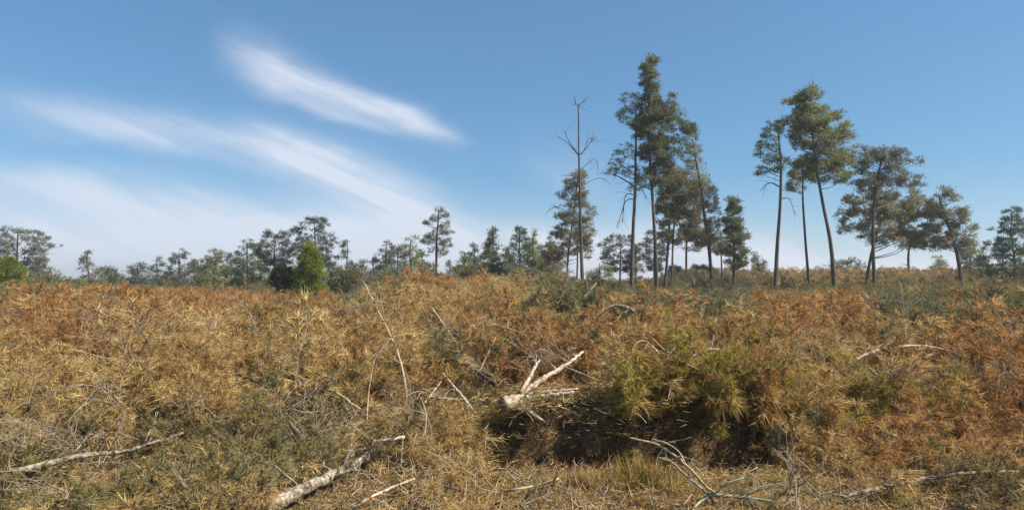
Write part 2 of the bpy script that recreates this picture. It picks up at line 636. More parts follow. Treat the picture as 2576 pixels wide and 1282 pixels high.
# patches of each kind of slash, as ellipses on the hillside (frame x, y, rx, ry, weight)
ZONES = {
    'rust': [(1110, 755, 165, 60, 1.9), (870, 850, 110, 45, 1.6), (1700, 815, 80, 45, 1.8), (1560, 900, 110, 50, 1.4), (1800, 1120, 130, 70, 2.2),
             (1360, 920, 130, 60, 1.4), (1480, 1080, 180, 60, 1.6), (1850, 960, 60, 70, 1.6), (230, 870, 230, 60, 1.8), (620, 800, 160, 80, 1.3),
             (2480, 950, 180, 80, 1.5), (2450, 1100, 300, 50, 2.0), (2000, 850, 200, 50, 1.5), (900, 930, 90, 50, .8), (1260, 870, 70, 60, .7), (1000, 1010, 60, 60, .6)],
    'straw': [(1200, 790, 160, 70, 1.6), (1030, 900, 170, 90, 1.5), (1010, 1010, 90, 90, 1.4), (1200, 1110, 150, 60, 1.8), (1450, 1245, 330, 50, 1.8),
              (1560, 930, 150, 50, 1.4), (1090, 1190, 250, 80, 1.1), (800, 940, 110, 50, 1.2), (420, 960, 300, 100, 1.4), (1340, 800, 60, 80, .8),
              (2200, 960, 300, 60, 1.3), (100, 1000, 200, 70, 1.2), (2050, 1220, 200, 60, 1.4), (1750, 860, 60, 50, .5), (1850, 900, 60, 40, 1.0)],
    'olive': [(800, 775, 130, 45, 2.8), (1290, 735, 160, 30, 1.5), (830, 1090, 170, 110, 1.9), (1580, 750, 180, 35, 1.0), (1560, 990, 90, 60, 1.0),
              (1100, 1240, 250, 40, .8), (200, 1200, 300, 90, 1.6), (560, 1150, 200, 100, 1.1), (1820, 1230, 120, 50, 1.8), (2400, 1230, 300, 60, 1.8),
              (100, 770, 200, 50, 1.8), (2200, 760, 400, 35, 1.2), (1200, 950, 80, 60, .9), (770, 860, 80, 50, 1.0), (1340, 850, 40, 60, .7)],
    'sage': [(1480, 790, 180, 50, 2.0), (1800, 800, 110, 70, 2.2), (930, 790, 80, 50, 1.3), (1130, 970, 120, 50, 1.0), (1640, 720, 200, 20, 1.5),
             (860, 1150, 110, 60, 1.0), (1000, 740, 60, 20, 1.0), (2350, 840, 260, 50, 1.3), (1300, 760, 90, 30, .7), (850, 755, 130, 35, 2.2)],
    'green': [(1710, 1000, 140, 70, 4.0), (1560, 1010, 50, 50, .8), (1440, 770, 60, 30, .4), (1610, 745, 120, 20, 1.0), (2200, 1010, 250, 50, 1.0), (780, 745, 90, 40, 2.2),
              (1840, 800, 40, 60, .7), (1600, 1190, 90, 30, 1.0)],
}
KINDS = list(ZONES)


def zone_w(px, py):
    W = []
    for k in KINDS:
        w = np.full(px.shape, {'rust': .09, 'straw': .25, 'olive': .12, 'sage': .08, 'green': .02}[k])
        for (cx, cy, rx, ry, a) in ZONES[k]:
            w = w + a * np.exp(-(((px - cx) / rx) ** 2 + ((py - cy) / ry) ** 2) * 1.2)
        W.append(w)
    W = np.array(W) ** 2.3
    return W / W.sum(0)


# ------------------------------------------------------------------ fallen branches one can tell apart


def smooth_path(pts, n=5):
    pts = np.asarray(pts, float)
    if len(pts) < 3:
        t = np.linspace(0, 1, n * 2)[:, None]
        return pts[0] * (1 - t) + pts[-1] * t
    ext = np.vstack([2 * pts[0] - pts[1], pts, 2 * pts[-1] - pts[-2]])
    out = []
    for i in range(1, len(ext) - 2):
        p0, p1, p2, p3 = ext[i - 1:i + 3]
        for t in np.linspace(0, 1, n, endpoint=False):
            out.append(0.5 * ((2 * p1) + (-p0 + p2) * t + (2 * p0 - 5 * p1 + 4 * p2 - p3) * t ** 2 + (-p0 + 3 * p1 - 3 * p2 + p3) * t ** 3))
    out.append(pts[-1])
    return np.array(out)


def frame_path(pts, lift):
    """pts: (x, y) or (x, y, lift) or (x, y, lift, extra distance)"""
    out = []
    for p in pts:
        if len(p) > 2 and p[2] > 3:          # an explicit distance
            out.append(P(*p))
            continue
        lf = p[2] if len(p) > 2 else lift
        q = S(p[0], p[1], lf)
        if q[1] > 8.2:
            q = S(p[0], p[1], lf + 0.14)
        if len(p) > 3:
            q = P(p[0], p[1], q[1] + p[3])
        out.append(q)
    return np.array(out)


KEEP_CLEAR = []
WIDE = []


def limb_mesh(path3, r0, r1, sides=8, wob=0.08):
    pth = smooth_path(path3, 5)
    KEEP_CLEAR.append(pth)
    n = len(pth)
    sc_ = np.mean(pth[:, 1]) / F
    pth = pth + rng.normal(size=pth.shape) * r0 * sc_ * 0.12
    mb = MB()
    mb.tube(pth, np.linspace(r0, r1, n) * sc_ * (1 + 0.07 * rng.normal(size=n)), sides, 0, True, wob)
    return mb, pth, sc_


def branch(name, label, cat, pts, r0, r1, mat, lift=0.33, sides=8, limbs=(), twigs=6, twig_len=0.35, needles=None, group=None):
    p3 = frame_path(pts, lift)
    org = p3[0].copy()
    root = empty(name, org, label, cat, group)
    mb, pth, sc_ = limb_mesh(p3, r0, r1, sides)
    for v in mb.v:
        v -= org.astype(np.float32)
    mb.build('stem', M[mat], root, True)
    for (lp, a, b) in limbs:
        q = frame_path(lp, lift)
        m2, _, _ = limb_mesh(q, a, b, 6)
        for v in m2.v:
            v -= org.astype(np.float32)
        m2.build('limb', M[mat], root, True)
    if twigs:
        for i in range(twigs):
            m3 = MB()
            j = int(rnd(0.15, 1) * (len(pth) - 2))
            ax = pth[j + 1] - pth[j]
            ax /= np.linalg.norm(ax) + 1e-9
            d = ax * 0.9 + rng.normal(size=3) * 0.6 + np.array([0, -.1, .25])
            L = twig_len * rnd(0.5, 1.2)
            c = curve(pth[j] - org, d, L, 4, 0.6)
            rr = max(r0 * sc_ * 0.28, 0.003)
            m3.tube(c, np.linspace(rr, rr * 0.4, 5), 4, 0)
            for q in range(2):
                c2 = curve(c[2], rng.normal(size=3) + (c[3] - c[2]) * 10, L * 0.5, 3, 0.5)
                m3.tube(c2, np.linspace(rr * .6, rr * 0.3, 4), 3, 0)
            m3.build('twig', M[mat], root)
    if needles:
        m4 = MB()
        mt, cnt, frac, ln = needles
        k = (len(pth) - 2) * rng.uniform(frac, 1, cnt)
        a = k.astype(int)
        base = pth[a] - org + rng.normal(size=(cnt, 3)) * 0.05
        ax = pth[a + 1] - pth[a]
        ax /= np.linalg.norm(ax, axis=1, keepdims=True) + 1e-9
        m4.needles(base, ax + rng.normal(size=(cnt, 3)) * 0.8, rng.uniform(0.6, 1.2, cnt) * ln, 0.008, 0, 0.25)
        m4.build('needles', M[mt], root)
    return root


# the pale forked trunk in the middle
d0 = 6.35
org = P(1266, 1014, d0)
ft = empty('fallen_tree', org, 'pale sawn trunk end with four forked limbs lying over the dark hollow', 'fallen trunk')


def part(pts, r0, r1, mat, name, sides=9, wob=0.15):
    WIDE.append(len(KEEP_CLEAR))
    p3 = np.array([P(a, b, d0 + c) for a, b, c in pts])
    mbp, pth, _ = limb_mesh(p3, r0, r1, sides, wob)
    for v in mbp.v:
        v -= org.astype(np.float32)
    return mbp.build(name, M[mat], ft, True)


part([(1265, 1015, 0), (1290, 1012, .10), (1318, 1005, .22)], 16.5, 14.5, 'pale', 'trunk', 14, 0.04)
mbc = MB()
c0, c1 = P(1262.5, 1015.2, d0 - .01) - org, P(1266, 1014.8, d0 + .002) - org
mbc.tube(np.array([c0, c1]), np.array([15.5, 16.5]) * d0 / F, 14, 0, True, 0.03)
mbc.build('cut_end', M['cut'], ft)
part([(1312, 1004, .2), (1330, 982, .32), (1352, 962, .45), (1385, 941, .58), (1412, 925, .68), (1440, 905, .78), (1466, 884, .9)], 9.5, 3.2, 'pale', 'limb')
part([(1308, 1003, .2), (1340, 1001, .16), (1378, 995, .1), (1410, 990, .08), (1444, 984, .08)], 9, 3.5, 'pale', 'limb')
part([(1322, 1001, .22), (1338, 990, .2), (1375, 985, .16), (1405, 982, .14), (1455, 977, .15)], 6, 2.4, 'pale', 'limb')
part([(1308, 1014, .15), (1325, 1030, .1), (1342, 1044, .02), (1358, 1054, -.05), (1372, 1063, -.1)], 8, 3.2, 'pale', 'limb')
part([(1418, 922, .7), (1435, 928, .66), (1460, 938, .6), (1480, 946, .58), (1505, 955, .58)], 3, 1.3, 'twig', 'twig', 6)
part([(1400, 930, .62), (1392, 920, .66), (1384, 912, .7)], 2, 0.9, 'pale', 'twig', 5)
part([(1340, 998, .25), (1350, 988, .22), (1353, 978, .22)], 2.4, 1.2, 'pale', 'twig', 5)

B = branch
B('broken_branch', 'short pale stick standing up just left of the longest forked limb', 'branch', [(1311, 988, 6.6), (1326, 962, 6.75), (1338, 938, 6.85), (1346, 922, 6.9), (1358, 904, 7.0)], 6, 2.4, 'pale', twigs=2, twig_len=.12)
B('fallen_branch', 'grey branch slanting down towards the sawn trunk end from upper left', 'branch',
  [(1146, 896, .35), (1172, 915, .35), (1205, 938, .35), (1240, 962, .3), (1270, 985, .2)], 3.2, 5.5, 'darkwood', limbs=[([(1215, 928, .35), (1228, 936, .35), (1252, 960, .3)], 3, 2)], twigs=4)
B('fallen_branch', 'straight pale stick on the left rim of the dark hollow', 'branch', [(1113, 938, .35), (1140, 970, .35), (1168, 1003, .3), (1196, 1042, .25)], 3, 4, 'pale', twigs=1)
B('leaning_pole', 'long thin dead pole leaning up left with a wispy tip against the treeline', 'branch',
  [(1024, 1010, 6.7), (1018, 960, 6.75), (1004, 900, 6.85), (985, 850, 6.95), (955, 790, 7.1), (935, 748, 7.2), (914, 708, 7.3)], 3.8, 1.3, 'stick', sides=7,
  limbs=[([(985, 850, 6.95), (960, 878, 6.9), (942, 905, 6.85), (932, 955, 6.75), (926, 1000, 6.6), (923, 1060, 6.3)], 2.0, 1.6),
         ([(985, 848, 6.95), (1010, 842, 7.0), (1045, 838, 7.1), (1090, 846, 7.2)], 1.8, .8)], twigs=12, twig_len=.5)
B('fallen_branch', 'long tan branch sloping right across the left of the heap', 'branch', [(700, 930, .3), (745, 946, .3), (790, 965, .32), (850, 990, .33), (905, 1028, .28)], 5, 2.6, 'tan', twigs=5)
B('fallen_log', 'thick grey speckled log lying in the bottom left foreground', 'log', [(655, 1290, .12), (710, 1258, .12), (780, 1222, .13), (850, 1188, .14), (905, 1162, .14), (945, 1140, .12)], 18, 8, 'greybark', sides=14, twigs=7,
  twig_len=.3)
B('broken_branch', 'short whitish stick lying level right of the log tip', 'branch', [(940, 1108, .3), (975, 1105, .3), (1016, 1099, .3)], 4, 4.5, 'pale', twigs=1, twig_len=.15)
B('fallen_branch', 'thin pale forked stick in the front beside the thick log', 'branch', [(882, 1282, .1), (930, 1250, .14), (985, 1226, .14), (1042, 1203, .14)], 4.2, 3, 'pale', limbs=[([(1005, 1220, .14), (1020, 1232, .12), (1030, 1250, .08)], 2.5, 1.5)], twigs=3, twig_len=.2)
B('curved_twig', 'thin dark twig bent like a hook in the front centre left', 'twig', [(1052, 1212, .08), (1060, 1236, .06), (1090, 1252, .05), (1120, 1250, .06), (1134, 1232, .08), (1136, 1205, .1)], 2.2, 1.3, 'darkwood', twigs=2, twig_len=.12)
B('fallen_branch', 'thin grey stick just above the thick end of the log', 'branch', [(690, 1170, .25), (720, 1195, .22), (756, 1224, .16)], 2.6, 2.4, 'grey_twig', twigs=1, twig_len=.15)
B('arching_branch', 'long thin branch arching down to the bottom right corner', 'branch', [(1584, 1100, .5), (1618, 1108, .5), (1655, 1118, .48), (1700, 1147, .42), (1745, 1188, .32), (1775, 1222, .2), (1800, 1240, .1)], 2.4, 4.2, 'stick',
  limbs=[([(1640, 1104, .5), (1680, 1116, .5), (1708, 1136, .45), (1722, 1160, .4)], 2.4, 2.0)], twigs=5, twig_len=.25)
B('fallen_branch', 'looped dull branch under the long arching one', 'branch', [(1655, 1150, .3), (1690, 1162, .28), (1725, 1195, .2), (1765, 1228, .12), (1800, 1262, .06)], 2.6, 3.4, 'grey_twig', twigs=5, twig_len=.25)
B('fallen_branch', 'green grey branch flat on the ground at the bottom right', 'branch', [(1780, 1240, .1), (1820, 1246, .1), (1875, 1250, .1), (1950, 1262, .1)], 5, 3.5, 'greenwood', twigs=7, twig_len=.4,
  limbs=[([(1790, 1240, .1), (1760, 1262, .08), (1735, 1290, .05)], 4, 2.5), ([(1800, 1240, .1), (1830, 1215, .2), (1872, 1200, .25)], 3.2, 1.8)])
B('broken_branch', 'bright twisted stick on the bare litter at the bottom centre', 'branch', [(1325, 1246, .05), (1345, 1228, .12), (1375, 1214, .14), (1405, 1203, .15)], 3.8, 3.0, 'tan', limbs=[([(1395, 1207, .15), (1402, 1190, .22), (1398, 1172, .3)], 2.6, 1.8)], twigs=2, twig_len=.15)
B('broken_branch', 'yellowish stick left of the twisted stick at the bottom centre', 'branch', [(1262, 1236, .06), (1300, 1229, .1), (1340, 1222, .1)], 4, 2.6, 'tan', twigs=2, twig_len=.15)
B('fallen_branch', 'whitish bowed branch with a dark broken end at the right', 'branch', [(1722, 914, 7.9), (1755, 889, 7.9), (1782, 881, 7.85), (1810, 879, 7.8)], 3.4, 5.6, 'pale', limbs=[([(1786, 880, 7.85), (1792, 862, 7.85), (1795, 842, 7.9)], 2.2, 1.4)], twigs=3)
B('fallen_branch', 'pale branch ending in a dark sawn stub on the grey green slope', 'branch', [(1480, 816, 10), (1515, 782, 10), (1545, 769, 10), (1570, 772, 9.9), (1594, 781, 9.8)], 2.6, 5.4, 'pale', twigs=6,
  limbs=[([(1584, 780, 9.85), (1580, 812, 9.85), (1582, 856, 9.7)], 2.6, 3.2)])
B('arching_branch', 'thin bowed branch arching above the middle of the slope', 'branch', [(1382, 812, 11.6), (1398, 782, 11.7), (1425, 765, 11.8), (1468, 757, 12)], 2.8, 2.0, 'grey_twig', twigs=3)
B('broken_branch', 'dark stick pointing up right below the dead tree', 'branch', [(1432, 784, 12.2), (1465, 752, 12.5), (1500, 712, 12.9)], 2.8, 1.8, 'grey_twig', twigs=5)
B('arching_branch', 'bent brown branch forming a small arch right of centre', 'branch', [(1586, 888, 8.1), (1600, 864, 8.1), (1618, 858, 8.1), (1640, 870, 8.0), (1660, 892, 7.9)], 3.2, 2.4, 'tan', twigs=3)
B('broken_branch', 'short pale stick leaning in the rust brown patch at the right', 'branch', [(1674, 900, 8.1), (1700, 872, 8.1), (1726, 852, 8.2)], 3.0, 2.2, 'pale', twigs=3)
B('arching_branch', 'grey branch curving down through the grey green brush at the far right', 'branch', [(1700, 738, 11.2), (1745, 748, 11), (1790, 770, 10.8), (1812, 800, 10.6), (1815, 850, 10.3)], 3, 2.2, 'greenwood', twigs=14, twig_len=.7)
B('fallen_branch', 'pale stick rising right at the height of the bowed branch', 'branch', [(1818, 888, 8.8), (1850, 868, 8.9), (1890, 842, 9)], 3, 2.2, 'tan', twigs=4)
B('fallen_branch', 'reddish stick low at the right above the rust brown bank', 'branch', [(1806, 955, .35), (1840, 935, .4), (1885, 910, .4)], 3, 2.2, 'tan', twigs=4)
B('broken_branch', 'thin orange twig standing upright above the hollow', 'twig', [(1203, 940, 7.9), (1222, 900, 8), (1247, 848, 8.1)], 2.2, 1.4, 'tan', twigs=3, twig_len=.2)
B('fallen_branch', 'dull grey branch lying level left of the dark hollow', 'branch', [(1078, 998, .3), (1120, 1002, .3), (1170, 1004, .25)], 3.2, 2.6, 'grey_twig', twigs=4)
B('broken_branch', 'short stick leaning right below the grey level branch', 'branch', [(1068, 1012, .28), (1090, 985, .32), (1110, 958, .35)], 2.4, 1.8, 'tan', twigs=2)
B('fallen_branch', 'long thin pale twig running down the rust orange slope', 'branch', [(1088, 775, 10.6), (1115, 815, 10), (1140, 850, 9.5), (1162, 884, 9)], 2.6, 1.8, 'pale', twigs=7)
B('fallen_branch', 'tan stick sloping down right over the orange brush at centre right', 'branch', [(1640, 850, .35), (1670, 878, .35), (1710, 905, .35), (1760, 930, .3)], 2.6, 2.2, 'tan', twigs=4)
B('fallen_branch', 'pale weathered branch lying across the lower left ground', 'branch', [(30, 1190, .2), (180, 1150, .2), (330, 1130, .2), (470, 1085, .25)], 8, 4, 'greybark', twigs=8)
B('fallen_branch', 'dark branch half buried in slash at the left', 'branch', [(560, 930, .3), (620, 948, .3), (690, 985, .25)], 5, 3, 'darkwood', twigs=6)
B('fallen_branch', 'thin tan branch at the far left edge of the heap', 'branch', [(180, 880, .35), (270, 905, .35), (380, 960, .3)], 4, 2.4, 'tan', twigs=6)
B('fallen_branch', 'pale branch bowed over the reddish slash at the far right', 'branch', [(2120, 920, .35), (2210, 880, .4), (2330, 870, .4), (2440, 900, .35)], 4, 2.4, 'pale', twigs=8)
B('fallen_branch', 'grey branch on the olive ground at the far bottom right', 'branch', [(2120, 1250, .1), (2260, 1215, .15), (2420, 1190, .2), (2560, 1185, .2)], 6, 3, 'greybark', twigs=8)

# ------------------------------------------------------------------ the slash itself
cands = []


def sample(y0, y1, dens, smul, margin=1.5):
    n = int(dens * (y1 - y0) * ((y1 + y0) * 0.85 + 2 * margin))
    y = rnd(y0, y1, n)
    hw = y * 0.85 + margin
    x = rnd(-1, 1, n)
    # even density over the wedge
    keep = rnd(0, 1, n) < (hw / (y1 * 0.85 + margin))
    x = x[keep] * hw[keep]
    y = y[keep]
    cands.append(np.stack([x, y, np.full(len(x), smul)], 1))


sample(4.0, 6.2, 110, 0.52)
sample(6.2, 9.0, 85, 0.68)
sample(9.0, 14.0, 50, 0.82)
sample(14.0, 22.0, 36, 0.82)
sample(22.0, 34.0, 16, 0.85)
sample(34.0, 70.0, 6, 1.0)
cands.append(np.stack([rnd(0.2, 3.0, 330), rnd(6.50, 6.80, 330), np.full(330, 0.72)], 1))
cands.append(np.stack([rnd(-0.5, 3.0, 230), rnd(5.95, 6.5, 230), np.full(230, 0.401)], 1))    # debris lodged in the bank
C = np.concatenate(cands)
x, y, sm = C.T
z = G(x, y)
px, py = to_px(x, y, z + 0.15)
W = zone_w(px, py)
for k in range(5):
    th = [0.3, 1.4, 2.6, 3.9, 5.2][k]
    q = wobble(x * math.cos(th) - y * math.sin(th) + 7 * k, x * math.sin(th) + y * math.cos(th) - 5 * k, 3.4, 0, 7) \
        + 0.7 * wobble(x + 11 * k, y - 3 * k, 8.5, 7, 14)
    W[k] *= np.exp(1.5 * q)
W /= W.sum(0)
ci = np.array((W.cumsum(0) < rnd(0, 1, len(x))[None]).sum(0)).clip(0, 4)
# no sprays in the trench, nor piled on top of the branches built one by one
hol = sstep(-0.5, -0.25, x) * (1 - sstep(2.3, 2.6, x)) * np.exp(-((y - 5.9) / 0.53) ** 8) \
    + np.exp(-((x + 0.26) / 0.3) ** 4 - ((y - 6.4) / 0.5) ** 4)
flat = 1 - sstep(5.6, 6.6, y)
bare = np.exp(-((px - 1400) / 200) ** 2 - ((py - 1245) / 40) ** 2)
keep = rnd(0, 1, len(x)) > np.clip(hol * 1.25, 0, 1) * 0.97
keep |= sm == 0.401
keep &= rnd(0, 1, len(x)) > 0.5 * bare
front_lip = (y < 5.45) & (x > -0.5) & (x < 3.0)
keep &= ~(front_lip & (rnd(0, 1, len(x)) < 0.45))
sm = np.where(front_lip, sm * 0.5, sm)
for ki, pth in enumerate(KEEP_CLEAR):
    q = pth[::2]
    near = 0.08 + 0.012 * q[:, 1] + (0.15 if ki in WIDE else 0)
    for k2 in range(4):
        sh = q[:, :2] * (1 - (0.13 * k2) / q[:, 1:2])
        dd = np.hypot(x[:, None] - sh[None, :, 0], y[:, None] - sh[None, :, 1])
        keep &= ~((dd < near[None]).any(1))
x, y, z, sm, px, py, ci, flat = [a[keep] for a in (x, y, z, sm, px, py, ci, flat)]
n = len(x)
yaw = rnd(0, 2 * math.pi, n)
lip = (np.abs(y - 6.62) < 0.2) & (x > -0.05) & (x < 3.1)
yaw = np.where(lip, rnd(-2.6, -0.5, n), yaw)
el = np.where(rnd(0, 1, n) < np.where(y > 8.5, 0.25, 0.55), rnd(0.15, 0.6, n), rnd(0.7, 1.4, n))
el = el * (1 - flat) + rnd(0.0, 0.35, n) * flat
el = el * np.where(ci == 1, 1.05, 1.0)
roll = rnd(0, 6.28, n) * 0.25
el = np.where(lip, np.where(rnd(0, 1, n) < .3, rnd(-0.9, 0.0, n), rnd(0.0, 0.8, n)), el)
s = sm * rnd(0.65, 1.3, n) * np.where(lip, 1.0, 1.0)
s = np.where(lip, s * rnd(.6, 1.15, n), s)
big = (rnd(0, 1, n) < 0.05) & (y > 6.8) & (y < 9)
s = np.where(big, s * 1.55, s)
rots = np.stack([roll, -el, yaw], 1)
pts = np.stack([x, y, z + rnd(-0.03, 0.10, n) * sm], 1)
spec = {'rust': ('dry', 'rust', 'twig', 6), 'straw': ('dry', 'straw', 'twig', 6), 'olive': ('short', 'olive', 'grey_twig', 5),
        'sage': ('fresh', 'sage', 'grey_twig', 5), 'green': ('fresh', 'green', 'twig', 5)}
names = {'rust': 'rust_brown_slash', 'straw': 'straw_coloured_slash', 'olive': 'olive_slash', 'sage': 'grey_green_slash', 'green': 'yellow_green_slash'}
for k, kn in enumerate(KINDS):
    kd, mt, wd, m = spec[kn]
    coll = proto_set(kn + '_sprays', m, kd, mt, wd)
    sel = ci == k
    q = int(sel.sum())
    o = scatter(names[kn], pts[sel], rots[sel], s[sel], rng.integers(0, m, q), coll)
    o['label'] = {'rust': 'heap of rust brown cut pine branches with dry needles', 'straw': 'straw coloured dry needle sprays over the heap',
                  'olive': 'olive needle sprays and low growth on the clearing', 'sage': 'grey green brush along the upper slope',
                  'green': 'yellow green fresh cut sprays on the heap'}[kn]
# bare grey twigs lying all through the heap
coll = proto_set('bare_sprays', 5, 'bare', 'twig', 'grey_twig')
nt = 1500
ty = 4.8 + rnd(0, 1, nt) ** 0.8 * 14
tx = rnd(-1, 1, nt) * (ty * 0.85 + 1)
tx = np.concatenate([tx, rnd(-1.0, -0.35, 70)])
ty = np.concatenate([ty, rnd(6.4, 7.8, 70)])
nt += 70
kp = ~((tx > -0.8) & (tx < 3.2) & (np.abs(ty - 6.0) < 0.8))
for pth in KEEP_CLEAR:
    kp &= ~((np.hypot(tx[:, None] - pth[None, ::2, 0], ty[:, None] - pth[None, ::2, 1]) < 0.3).any(1))
tx, ty = tx[kp], ty[kp]
nt = len(tx)
tz = G(tx, ty)
lift = np.where(ty < 6.2, 0.03, 0.13)
scatter('bare_twigs', np.stack([tx, ty, tz + lift * rnd(0.3, 1.3, nt)], 1), np.stack([rnd(0, 6, nt), rnd(-0.7, 0.15, nt), rnd(0, 6.28, nt)], 1),
        rnd(0.5, 1.35, nt), rng.integers(0, 5, nt), coll)['label'] = 'bare grey twigs scattered through the slash heap'

# fallen needles and crumbs of twig on the bare floor


def litter(mat):
    mb = MB()
    m = 150
    b = rng.normal(size=(m, 3)) * np.array([.16, .16, .006]) + np.array([0, 0, .012])
    mb.needles(b, rng.normal(size=(m, 3)) * np.array([1, 1, .22]), rnd(.05, .13, m), rnd(.004, .009, m), 1)
    for i in range(6):
        p = rng.normal(size=3) * np.array([.18, .18, .008]) + np.array([0, 0, .015])
        c = curve(p, rng.normal(size=3) * np.array([1, 1, .12]), rnd(.07, .22), 3, .6)
        mb.tube(c, np.linspace(.004, .002, 4) * rnd(.7, 1.6), 3, 0, False)
    return mb.build('litter_patch', [M['twig'], M[mat]], link=False)


lc = bpy.data.collections.new('litter_patches')
for mt in ('straw', 'straw', 'rust', 'olive', 'sage', 'straw'):
    lc.objects.link(litter(mt))
nt = 5200
ty = rnd(4.0, 8.5, nt)
tx = rnd(-1, 1, nt) * (ty * .85 + .6)
kp = ~((tx > -0.5) & (tx < 3.0) & (np.abs(ty - 5.98) < 0.5))
tx, ty = tx[kp], ty[kp]
nt = len(tx)
scatter('needle_litter', np.stack([tx, ty, G(tx, ty)], 1), np.stack([np.zeros(nt), np.zeros(nt), rnd(0, 6.28, nt)], 1), rnd(.7, 1.3, nt), rng.integers(0, 6, nt), lc)['label'] = 'dead needles and twig crumbs littering the ground'

# ------------------------------------------------------------------ trees


def tree(name, label, cat, trunk_px, dist, blobs, r0=5.0, r1=1.2, mat='pine', bark='bark', puff=0.34, nn=44, nw=0.035, limbs=(), group=None, dead_twigs=0, rise=0.45, sink=0.6, spread=1.0):
    """trunk_px: frame points bottom to top; blobs: (x, y, rx, ry, clumps) in the frame, each as deep as it is wide"""
    tp = [P(a, b, dist) for a, b in trunk_px]
    base = np.array([tp[0][0], dist, 0.0])
    base[2] = float(G(base[0], base[1])) - 0.1
    if tp[0][2] > base[2] + 0.05:
        tp = [base + np.array([0, 0, 0])] + tp
    else:
        tp[0] = base
    tp = np.array(tp)
    tp[1:-1, 1] += rng.normal(size=len(tp) - 2) * 0.1
    root = empty(name, base, label, cat, group)
    k = dist / F
    pth = smooth_path(tp, 6)
    tt = np.linspace(0, 1, len(pth))
    mb = MB()
    mb.tube(pth - base, (r0 + (r1 - r0) * tt ** 0.9) * k, 8, 0, True, 0.06)
    mb.build('trunk', M[bark], root, True)
    wood, need = MB(), MB()
    zt = pth[:, 2]
    parts_ = []
    for (cx, cy, rx, ry, n) in blobs:
        if n < 50:
            parts_.append((cx, cy, rx, ry, n))
            continue
        kk = 6 if n < 120 else 9
        parts_.append((cx, cy, rx * .7, ry * .7, int(n * .28)))
        for q in range(kk):
            an, rr = rnd(0, 6.28), rnd(.45, .85)
            parts_.append((cx + math.cos(an) * rx * rr, cy + math.sin(an) * ry * rr, rx * rnd(.22, .42), ry * rnd(.2, .4), int(n * .62 / kk)))
    for (cx, cy, rx, ry, n) in parts_:
        n = max(2, int(n * spread * .8))
        c = P(cx, cy, dist)
        rw, rh = rx * k, ry * k
        v = rng.normal(size=(n, 3))
        v /= np.linalg.norm(v, axis=1, keepdims=True)
        v *= (rnd(0.25, 1.0, n) ** 0.5)[:, None]
        pos = c + v * np.array([rw, rw * 0.9, rh])
        for p in pos:
            h = math.hypot(p[0] - np.interp(p[2], zt, pth[:, 0]), p[1] - dist)
            zz = np.clip(p[2] - rise * h, zt[0], zt[-1] - 0.05)
            q = np.array([np.interp(zz, zt, pth[:, i]) for i in range(3)])
            if rng.random() < (0.4 if h < 1.2 else 0.02):
                mid = (p + q) / 2 + np.array([0, 0, -0.03 * h]) + rng.normal(size=3) * 0.05 * h
                bb = smooth_path(np.array([q, mid, p]), 3) - base
                wood.tube(bb, np.linspace(max(0.012, 0.011 * h + 0.010), 0.007, len(bb)), 3, 0, False)
            # a puff of needles, pointing out and up from the shoot
            od = (p - q)
            od /= np.linalg.norm(od) + 1e-6
            m = int(nn * rnd(0.6, 1.5))
            pr = puff * rnd(0.6, 1.3)
            off = rng.normal(size=(m, 3)) * pr * np.array([.33, .33, .24])
            dr = off / pr + od * 0.5 + np.array([0, 0, .25]) + rng.normal(size=(m, 3)) * .35
            need.needles(p - base + off, dr, rnd(0.35, 0.75, m) * pr, nw * rnd(0.7, 1.3, m), 0)
    for (lp, a, b) in limbs:
        q = np.array([P(u[0], u[1], dist + (u[2] if len(u) > 2 else 0)) for u in lp])
        s_ = smooth_path(q, 4) - base
        lm = MB()
        lm.tube(s_, np.linspace(a, b, len(s_)) * k, 4, 0, False)
        for j in range(dead_twigs):
            i = rng.integers(1, len(s_) - 1)
            cc = curve(s_[i], (s_[i] - s_[i - 1]) / np.linalg.norm(s_[i] - s_[i - 1]) + rng.normal(size=3) * .6, rnd(.3, .9), 3, .4, .3)
            lm.tube(cc, np.linspace(b * k * .9, b * k * .4, 4), 3, 0, False)
        lm.build('limb', M[bark], root)
    if wood.v:
        wood.build('branches', M[bark], root)['kind'] = 'stuff'
    if need.v:
        need.build('crown', M[mat], root)
    return root


def auto(style, x, top, base, w, dens=1.0):
    """crown blobs for the smaller pines: whorls of shoots narrowing to the leader"""
    h = base - top
    out = []
    if style == 'cone':
        n = max(6, int(h / 13))
        for i in range(n):
            t = (i + .5) / n
            hw = w * .5 * (0.14 + 0.86 * t ** .8) * rnd(.8, 1.15)
            y = top + h * .97 * t
            out.append((x + rnd(-.1, .1) * hw, y, hw, h / n * 0.8, int((4 + 16 * t) * dens)))
    elif style == 'open':
        n = max(6, int(h * .75 / 11))
        for i in range(n):
            t = (i + .5) / n
            hw = w * .5 * (0.25 + 0.8 * math.sin(math.pi * min(t * .8 + .08, 1))) * rnd(.75, 1.1)
            y = top + h * .72 * t
            for sgn in (-1, 1):
                out.append((x + sgn * hw * rnd(.35, .7), y - hw * .12 + rnd(-3, 3), hw * .42, 5.5, int((3 + 4 * t) * dens)))
        out.append((x, top + 5, 4, 6, 4))
        out.append((x, top + h * .35, w * .28, h * .28, int(12 * dens)))
    elif style == 'thin':
        n = max(6, int(h * .9 / 13))
        for i in range(n):
            t = (i + .5) / n
            hw = w * .5 * (0.2 + 0.8 * t) * rnd(.6, 1.1)
            y = top + h * .9 * t
            out.append((x + rnd(-.4, .4) * hw, y, hw * .8, 7, int((2 + 5 * t) * dens)))
    elif style == 'round':
        for i in range(8):
            a = rnd(0, 6.28)
            out.append((x + math.cos(a) * w * .24, top + h * .45 + math.sin(a) * h * .22, w * .24, h * .24, int(9 * dens)))
    return out


